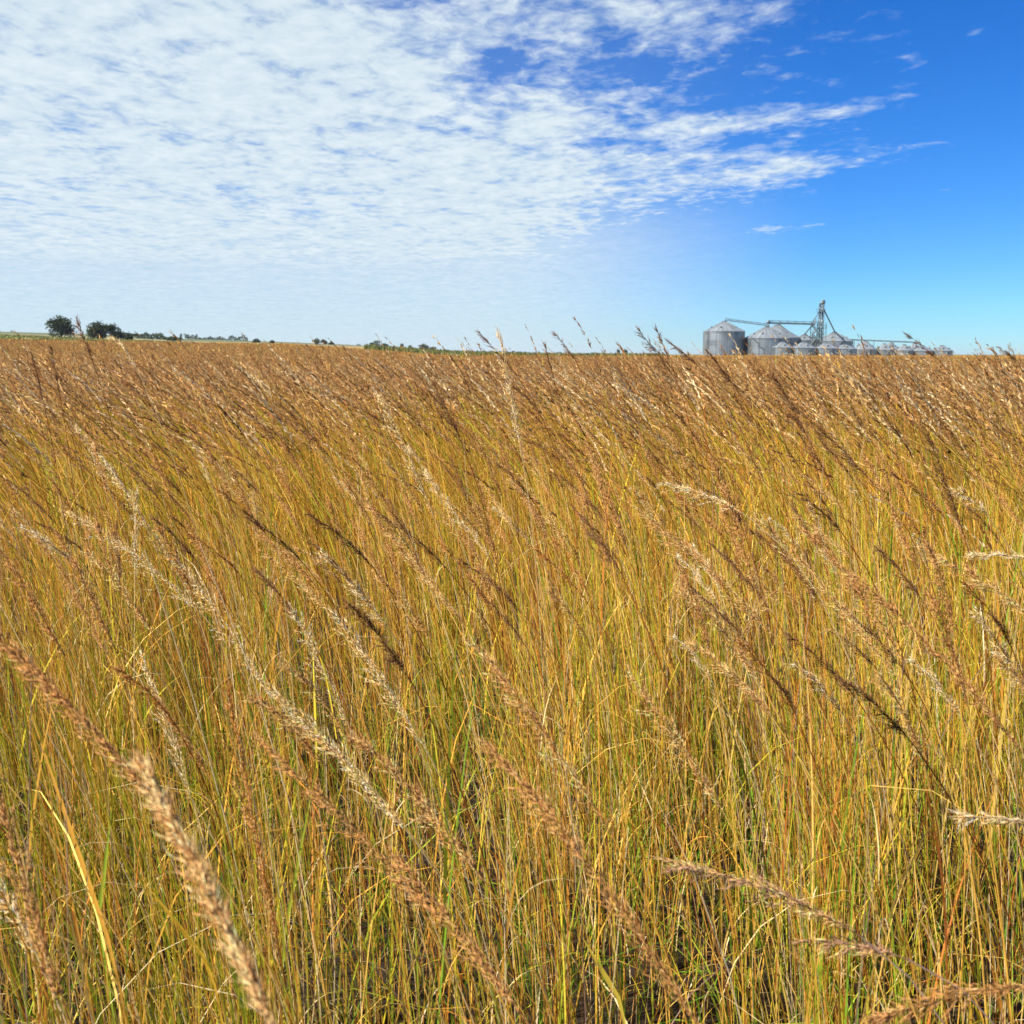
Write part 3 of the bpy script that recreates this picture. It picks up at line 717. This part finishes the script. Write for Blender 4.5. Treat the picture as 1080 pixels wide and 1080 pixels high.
def W3(px, py, D):
    az = px_az(px); return np.array([D * math.sin(az), D * math.cos(az), EYE + (HOR - py) * D / 1060])
# elevator leg
tb = W3(864.3, 374, 460); tz = float(ground(tb[0], tb[1])); Ht = (W3(865, 321, 460)[2] - tz)
tw = empty('conveyor_tower', (tb[0], tb[1], tz), -px_az(865)); tag(tw, 'tall lattice elevator tower rising above all the grain bins', 'tower')
A = Acc()
hw = 1.25
for sx in (-1, 1):
    for sy in (-1, 1): bar(A, (sx * hw, sy * hw, 0), (sx * hw * .8, sy * hw * .8, Ht * .93), .15, 4)
nseg = 9
for k in range(nseg):
    z0, z1 = Ht * .93 * k / nseg, Ht * .93 * (k + 1) / nseg
    f0 = hw * (1 - .2 * k / nseg); f1 = hw * (1 - .2 * (k + 1) / nseg)
    for ax in range(4):
        c0 = [(-1, -1), (1, -1), (1, 1), (-1, 1)][ax]; c1 = [(1, -1), (1, 1), (-1, 1), (-1, -1)][ax]
        bar(A, (c0[0] * f0, c0[1] * f0, z0), (c1[0] * f1, c1[1] * f1, z1), .11, 4)
        bar(A, (c0[0] * f1, c0[1] * f1, z1), (c1[0] * f1, c1[1] * f1, z1), .11, 4)
link('lattice_frame', A.mesh('lattice_frame', M_STEEL), tw)
A = Acc(); box_acc(A, (-.45, 0, Ht * .46), (.65, .7, Ht * .92)); box_acc(A, (.45, 0, Ht * .46), (.65, .7, Ht * .92))
link('elevator_leg', A.mesh('elevator_leg', M_STEEL), tw)
A = Acc()
box_acc(A, (.2, 0, Ht * .955), (2.0, 1.1, Ht * .05)); box_acc(A, (.5, 0, Ht * .99), (1.3, .9, Ht * .035)); box_acc(A, (1.25, 0, Ht * .965), (.5, .7, .6))
link('head_housing', A.mesh('head_housing', M_STEEL), tw)
for zz, wx, off in ((.80, 3.6, -.2), (.52, 3.4, .6), (.40, 4.2, -.8)):
    A = Acc(); zc = Ht * zz
    box_acc(A, (off, 0, zc), (wx, 2.8, .12))
    for px_ in (-1, 1):
        for py_ in (-1, 1): bar(A, (off + px_ * wx / 2, py_ * 1.4, zc), (off + px_ * wx / 2, py_ * 1.4, zc + 1.1), .05, 4)
        bar(A, (off - wx / 2, px_ * 1.4, zc + 1.1), (off + wx / 2, px_ * 1.4, zc + 1.1), .05, 4)
        bar(A, (off + px_ * wx / 2, -1.4, zc + 1.1), (off + px_ * wx / 2, 1.4, zc + 1.1), .05, 4)
    link('work_platform', A.mesh('work_platform', M_STEEL), tw)
A = Acc()                                                     # zig zag stair on the outer side
for k in range(8):
    z0 = Ht * .08 * k; z1 = z0 + Ht * .08; xa, xb = (-3.6, -1.9) if k % 2 else (-1.9, -3.6)
    for sy in (-.45, .45):
        bar(A, (xa, sy, z0), (xb, sy, z1), .30, 4); bar(A, (xa, sy, z0 + 1), (xb, sy, z1 + 1), .16, 4)
    box_acc(A, (xb, 0, z1), (1.0, 1.2, .12))
for sx in (-4.1, -1.5): bar(A, (sx, .6, 0), (sx, .6, Ht * .62), .16, 4)
bar(A, (-3.4, 0, Ht * .64), (-.9, 0, Ht * .80), .22, 6)
link('stair', A.mesh('stair', M_STEEL), tw)
A = Acc(); bar(A, (2.0, .2, 0), (1.9, .2, Ht * .62), .07, 4); bar(A, (2.5, .2, 0), (2.4, .2, Ht * .62), .07, 4)
for k in range(20): bar(A, (2.0, .2, Ht * .03 * k + .4), (2.45, .2, Ht * .03 * k + .4), .04, 4)
link('ladder', A.mesh('tower_ladder', M_STEEL), tw)
def loose(name, label, cat, acc, mat=M_STEEL):
    v = np.concatenate(acc.v); o = np.array([v[:, 0].mean(), v[:, 1].mean(), v[:, 2].min()])
    ob = link(name, acc.mesh(name, mat, False, o)); ob.location = o; tag(ob, label, cat); return ob
# overhead drag conveyor
def truss(p, q, hgt, n, w=.9):
    A = Acc(); p = np.array(p, float); q = np.array(q, float); up = np.array([0, 0, 1.]); d = unit(q - p); s = np.cross(d, up) * w / 2
    for sg in (-1, 1):
        bar(A, p + s * sg, q + s * sg, .12, 4); bar(A, p + s * sg + up * hgt, q + s * sg + up * hgt, .07, 4)
        for k in range(n + 1):
            a = p + (q - p) * k / n + s * sg; bar(A, a, a + up * hgt, .05, 4)
            if k < n: bar(A, a + up * hgt * (k % 2), p + (q - p) * (k + 1) / n + s * sg + up * hgt * ((k + 1) % 2), .045, 4)
    return A, d, s
P0 = W3(809, 343.0, 455); P1 = W3(858, 344.6, 460)
A, d, s = truss(P0, P1, 1.25, 12)
for k in range(14):
    c = P0 + (P1 - P0) * (k + .5) / 14; tubes(A, np.stack([c - d * .78 + [0, 0, .2], c + [0, 0, .2], c + d * .78 + [0, 0, .2]])[None], np.full((1, 3), .34), np.ones((1, 3)), 4)
bar(A, P0 + [.2, 0, .4], W3(809, 347, 453), .3, 6); box_acc(A, P0 + [0, 0, .5], (1.3, 1.3, 1.3))
loose('conveyor', 'long level conveyor bridge running from the wide bin to the tower', 'conveyor', A)
A, d, s = truss(W3(764, 339.6, 450), W3(808, 345.2, 453), .75, 12, .7)
bar(A, W3(764, 339.6, 450), W3(764, 336.6, 450), .09, 4)
loose('catwalk', 'thin sagging catwalk linking the peaks of the two largest bins', 'catwalk', A)
A, d, s = truss(W3(897, 359.8, 470), W3(966, 362.6, 478), .35, 16, .6)
for f in (.05, .35, .65, .95):
    q = W3(897 + 69 * f, 359.8 + 2.8 * f, 470 + 8 * f); bar(A, q, (q[0], q[1], float(ground(q[0], q[1]))), .1, 4)
loose('conveyor', 'thin low conveyor line running over the farthest small bins', 'conveyor', A)
A = Acc(); bar(A, W3(867.3, 331, 460), W3(879, 351.3, 486), .30, 6); loose('grain_spout', 'long steep spout from the tower down to the big bin past it', 'spout', A)
A = Acc(); bar(A, W3(856.5, 343.5, 460), W3(848, 353.6, 490), .26, 6); loose('grain_spout', 'short spout from the conveyor end down to the hidden bin roof', 'spout', A)
A = Acc(); bar(A, W3(820, 343.6, 486), W3(840, 357.5, 484), .22, 6); loose('roof_stair', 'dark diagonal stair rail down the roof of the hidden big bin', 'stair', A)
A = Acc()
bar(A, W3(792, 357.5, 441), W3(801, 364, 441), .16, 4); bar(A, W3(792, 356.3, 441), W3(801, 362.8, 441), .06, 4); bar(A, W3(801, 364, 441), W3(801, 378, 441), .1, 4)
for f in (0, .25, .5, .75, 1.0): bar(A, W3(792 + 9 * f, 357.5 + 6.5 * f, 441), W3(792 + 9 * f, 356.3 + 6.5 * f, 441), .05, 4)
loose('bin_stair', 'diagonal stair running down the wall of the big wide bin', 'stair', A)

# ------------------------------------------------------------------ light and sky
SUN_AZ = rad(-112); SUN_EL = rad(44)
sun = bpy.data.lights.new('sun', 'SUN'); sun.energy = 5.0; sun.angle = rad(.53); sun.color = (1, .925, .80)
so = bpy.data.objects.new('sun', sun); COL.objects.link(so)
from mathutils import Vector
sd = Vector((math.sin(SUN_AZ) * math.cos(SUN_EL), math.cos(SUN_AZ) * math.cos(SUN_EL), math.sin(SUN_EL)))
so.rotation_euler = sd.to_track_quat('Z', 'Y').to_euler()

w = bpy.data.worlds.new('World'); sc.world = w; w.use_nodes = True
nt = w.node_tree; nt.nodes.clear(); L = nt.links.new
def N(t, **k):
    n = nt.nodes.new(t)
    for a, v in k.items(): setattr(n, a, v)
    return n
def mth(op, a, b=None, clamp=False):
    n = N('ShaderNodeMath', operation=op, use_clamp=clamp)
    for i, v in enumerate((a, b)):
        if v is None: continue
        if isinstance(v, (int, float)): n.inputs[i].default_value = v
        else: L(v, n.inputs[i])
    return n.outputs[0]
def mrange(v, a, b, c, d, smooth=True):
    n = N('ShaderNodeMapRange', interpolation_type='SMOOTHSTEP' if smooth else 'LINEAR')
    L(v, n.inputs[0])
    for i, q in enumerate((a, b, c, d)): n.inputs[i + 1].default_value = q
    return n.outputs[0]
out = N('ShaderNodeOutputWorld')
sky = N('ShaderNodeTexSky', sky_type='NISHITA'); sky.sun_disc = False; sky.sun_elevation = SUN_EL; sky.sun_rotation = SUN_AZ % (2 * math.pi)
sky.air_density = 1.0; sky.dust_density = 0.0; sky.ozone_density = 4.0; sky.altitude = 800
hs = N('ShaderNodeHueSaturation'); hs.inputs['Saturation'].default_value = 1.32; hs.inputs['Value'].default_value = 1.0; hs.inputs['Hue'].default_value = .5
L(sky.outputs[0], hs.inputs['Color'])
tn = N('ShaderNodeMix', data_type='RGBA', blend_type='MULTIPLY'); tn.inputs[0].default_value = 1; tn.inputs[7].default_value = (.40, .70, 1.06, 1)
L(hs.outputs[0], tn.inputs[6])
bg = N('ShaderNodeBackground'); bg.inputs['Strength'].default_value = .061; L(tn.outputs[2], bg.inputs[0])
tc = N('ShaderNodeTexCoord'); sp = N('ShaderNodeSeparateXYZ'); L(tc.outputs['Generated'], sp.inputs[0])
X, Y, Z = sp.outputs
az = mth('MULTIPLY', mth('ARCTAN2', X, Y), 180 / math.pi)
el = mth('MULTIPLY', mth('ARCSINE', Z), 180 / math.pi)
# the cloud sheet lies on a plane high overhead: project the view direction on to it
zz = mth('ADD', mth('MAXIMUM', Z, 0.0), .035)
cb = N('ShaderNodeCombineXYZ'); L(mth('DIVIDE', X, zz), cb.inputs[0]); L(mth('DIVIDE', Y, zz), cb.inputs[1])
def noise(scale, det, rough, stretch=(1, 1, 1), rot=0, dist=0.0, off=(0, 0, 0)):
    mp = N('ShaderNodeMapping'); mp.inputs['Scale'].default_value = stretch; mp.inputs['Rotation'].default_value = (0, 0, rot); mp.inputs['Location'].default_value = off
    L(cb.outputs[0], mp.inputs[0])
    n = N('ShaderNodeTexNoise'); n.inputs['Scale'].default_value = scale; n.inputs['Detail'].default_value = det; n.inputs['Roughness'].default_value = rough; n.inputs['Distortion'].default_value = dist
    L(mp.outputs[0], n.inputs['Vector']); return n.outputs[0]
n_big = noise(1.1, 5, .55, (1, .8, 1), .5, .4, (3.1, 1.7, 0))
n_mid = noise(4.5, 6, .6, (1, .7, 1), .55, .3, (7, 2, 0))
n_cell = noise(13, 5, .6, (1, .75, 1), .45, .35, (1, 9, 0))
fc = N('ShaderNodeFloatCurve'); L(mth('DIVIDE', el, 20.0, True), fc.inputs['Value'])
cv = fc.mapping.curves[0]
pts = [(0, 6), (2, 2), (3.9, 1), (5, 5), (6.4, 9.5), (7.5, 13), (8.9, 17), (11.3, 21), (13.6, 21), (15.9, 17), (18, 16), (20, 16)]
cv.points[0].location = (pts[0][0] / 20, (pts[0][1] + 30) / 60); cv.points[1].location = (1, (pts[-1][1] + 30) / 60)
for e, a in pts[1:-1]: cv.points.new(e / 20, (a + 30) / 60)
fc.mapping.update()
edge = mth('SUBTRACT', mth('MULTIPLY', fc.outputs[0], 60), 30)
wdt = mrange(el, 6, 15, 7, 20, False)
cov = mth('DIVIDE', mth('SUBTRACT', edge, az), wdt)
cov = mth('MINIMUM', mth('MAXIMUM', cov, -1.0), 1.25)
def blob(a0, e0, ra, re, tilt=0.0):
    da = mth('DIVIDE', mth('SUBTRACT', az, a0), ra)
    de = mth('DIVIDE', mth('SUBTRACT', mth('SUBTRACT', el, e0), mth('MULTIPLY', mth('SUBTRACT', az, a0), tilt)), re)
    return mth('EXPONENT', mth('MULTIPLY', mth('ADD', mth('MULTIPLY', da, da), mth('MULTIPLY', de, de)), -1.0))
cov = mth('SUBTRACT', cov, mth('MULTIPLY', blob(-1.2, 14.2, 2.8, 1.6, .35), .60))
cov = mth('SUBTRACT', cov, mth('MULTIPLY', blob(4.5, 11.2, 3.0, .6, .1), .45))
cov = mth('SUBTRACT', cov, mth('MULTIPLY', blob(-5, 17.9, 4.0, .5, .0), .5))
cov = mth('ADD', cov, mth('MULTIPLY', blob(14.5, 6.6, 3.4, .34, .10), 1.15))
cov = mth('ADD', cov, mth('MULTIPLY', blob(6.5, 4.4, 3.0, .40, .12), 1.15))
cov = mth('ADD', cov, mth('MULTIPLY', blob(15.5, 9.7, 5, .7, .06), .25))
cov = mth('ADD', cov, mth('MULTIPLY', blob(17.5, 12.2, 3.0, .34, .06), .42))
cov = mth('ADD', cov, mth('MULTIPLY', blob(12.5, 12.2, 4.0, .45, .06), .35))
cov = mth('ADD', cov, mth('MULTIPLY', blob(15.5, 9.7, 3.6, .40, .08), .34))
cov = mth('ADD', cov, mth('MULTIPLY', blob(8.0, 17.3, 6, 1.1, -.05), .45))
cov = mth('SUBTRACT', cov, mth('MULTIPLY', blob(8, 14.0, 8, 1.6, .02), .50))
cov = mth('SUBTRACT', cov, mth('MULTIPLY', blob(10, 11.0, 6, .40, .06), .35))
cov = mth('SUBTRACT', cov, mth('MULTIPLY', blob(13, 12.9, 5, .35, .05), .25))
cov = mth('ADD', cov, mth('MULTIPLY', blob(23.5, 15.3, .6, .2, .1), .85))
cov = mth('ADD', cov, mth('MULTIPLY', blob(22.6, 8.2, .7, .18, .05), 1.1))
d = mth('ADD', cov, mth('MULTIPLY', mth('SUBTRACT', n_big, .5), .9))
d = mth('ADD', d, mth('MULTIPLY', mth('SUBTRACT', n_mid, .5), 1.7))
d = mth('ADD', d, mth('MULTIPLY', mth('SUBTRACT', n_cell, .5), 1.5))
alpha = mrange(d, .10, 1.30, 0, .95)
back = mrange(az, -75, -42, 0, 1.0)
alpha = mth('MULTIPLY', alpha, back)
low = mrange(el, 1.6, 5.6, .08, 1.0)                      # the sheet thins out towards the horizon
alpha = mth('MULTIPLY', alpha, low)
veil = mth('MULTIPLY', mrange(az, -2, 18, .88, .0), mrange(el, 0, 9, .85, 1.0))
veil = mth('MULTIPLY', veil, mrange(el, 5.5, 10.5, 1.0, .12))
alpha = mth('MAXIMUM', alpha, mth('MULTIPLY', veil, back))
cr = N('ShaderNodeValToRGB'); e = cr.color_ramp.elements
e[0].position = .34; e[0].color = (.54, .68, .77, 1); e[1].position = .66; e[1].color = (.78, .86, .90, 1)
L(mth('ADD', mth('MULTIPLY', n_cell, .55), mth('MULTIPLY', n_mid, .45)), cr.inputs[0])
cbg = N('ShaderNodeBackground'); cbg.inputs['Strength'].default_value = .47; L(cr.outputs[0], cbg.inputs[0])
mx = N('ShaderNodeMixShader'); L(alpha, mx.inputs[0]); L(bg.outputs[0], mx.inputs[1]); L(cbg.outputs[0], mx.inputs[2])
L(mx.outputs[0], out.inputs[0])

# ------------------------------------------------------------------ air
hv = bpy.data.meshes.new('haze'); bx = Acc(); box_acc(bx, (0, 0, 0), (19000, 19000, 1.0))
zlo, zhi = -2.0, 42.0
vv = np.concatenate(bx.v); vv[:, 2] = np.where(vv[:, 2] < 0, zlo, zhi)
hv.from_pydata([tuple(map(float, q)) for q in vv], [], [tuple(map(int, q)) for q in np.concatenate(bx.q)])
mh, nth, oh = new_mat('air'); pv = nth.nodes.new('ShaderNodeVolumePrincipled')
pv.inputs['Density'].default_value = HAZE; pv.inputs['Color'].default_value = (.80, .88, 1, 1); pv.inputs['Anisotropy'].default_value = .2
nth.links.new(pv.outputs[0], oh.inputs['Volume']); hv.materials.append(mh)
tag(link('haze', hv), kind='stuff')

# ------------------------------------------------------------------ camera
cam = bpy.data.cameras.new('camera'); co = bpy.data.objects.new('camera', cam); COL.objects.link(co)
cam.sensor_width = 36; cam.lens = 36 * F; cam.clip_start = .05; cam.clip_end = 20000
co.location = (0, 0, EYE); co.rotation_euler = (math.pi / 2 - PITCH, 0, 0)
cam.dof.use_dof = True; cam.dof.focus_distance = 3.4; cam.dof.aperture_fstop = 10
sc.camera = co
sc.view_settings.view_transform = 'Standard'; sc.view_settings.look = 'None'; sc.view_settings.exposure = 1.2; sc.view_settings.gamma = 1
sc.cycles.max_bounces = 8; sc.cycles.diffuse_bounces = 4; sc.cycles.transmission_bounces = 6; sc.cycles.transparent_max_bounces = 8
sc.cycles.use_denoising = True
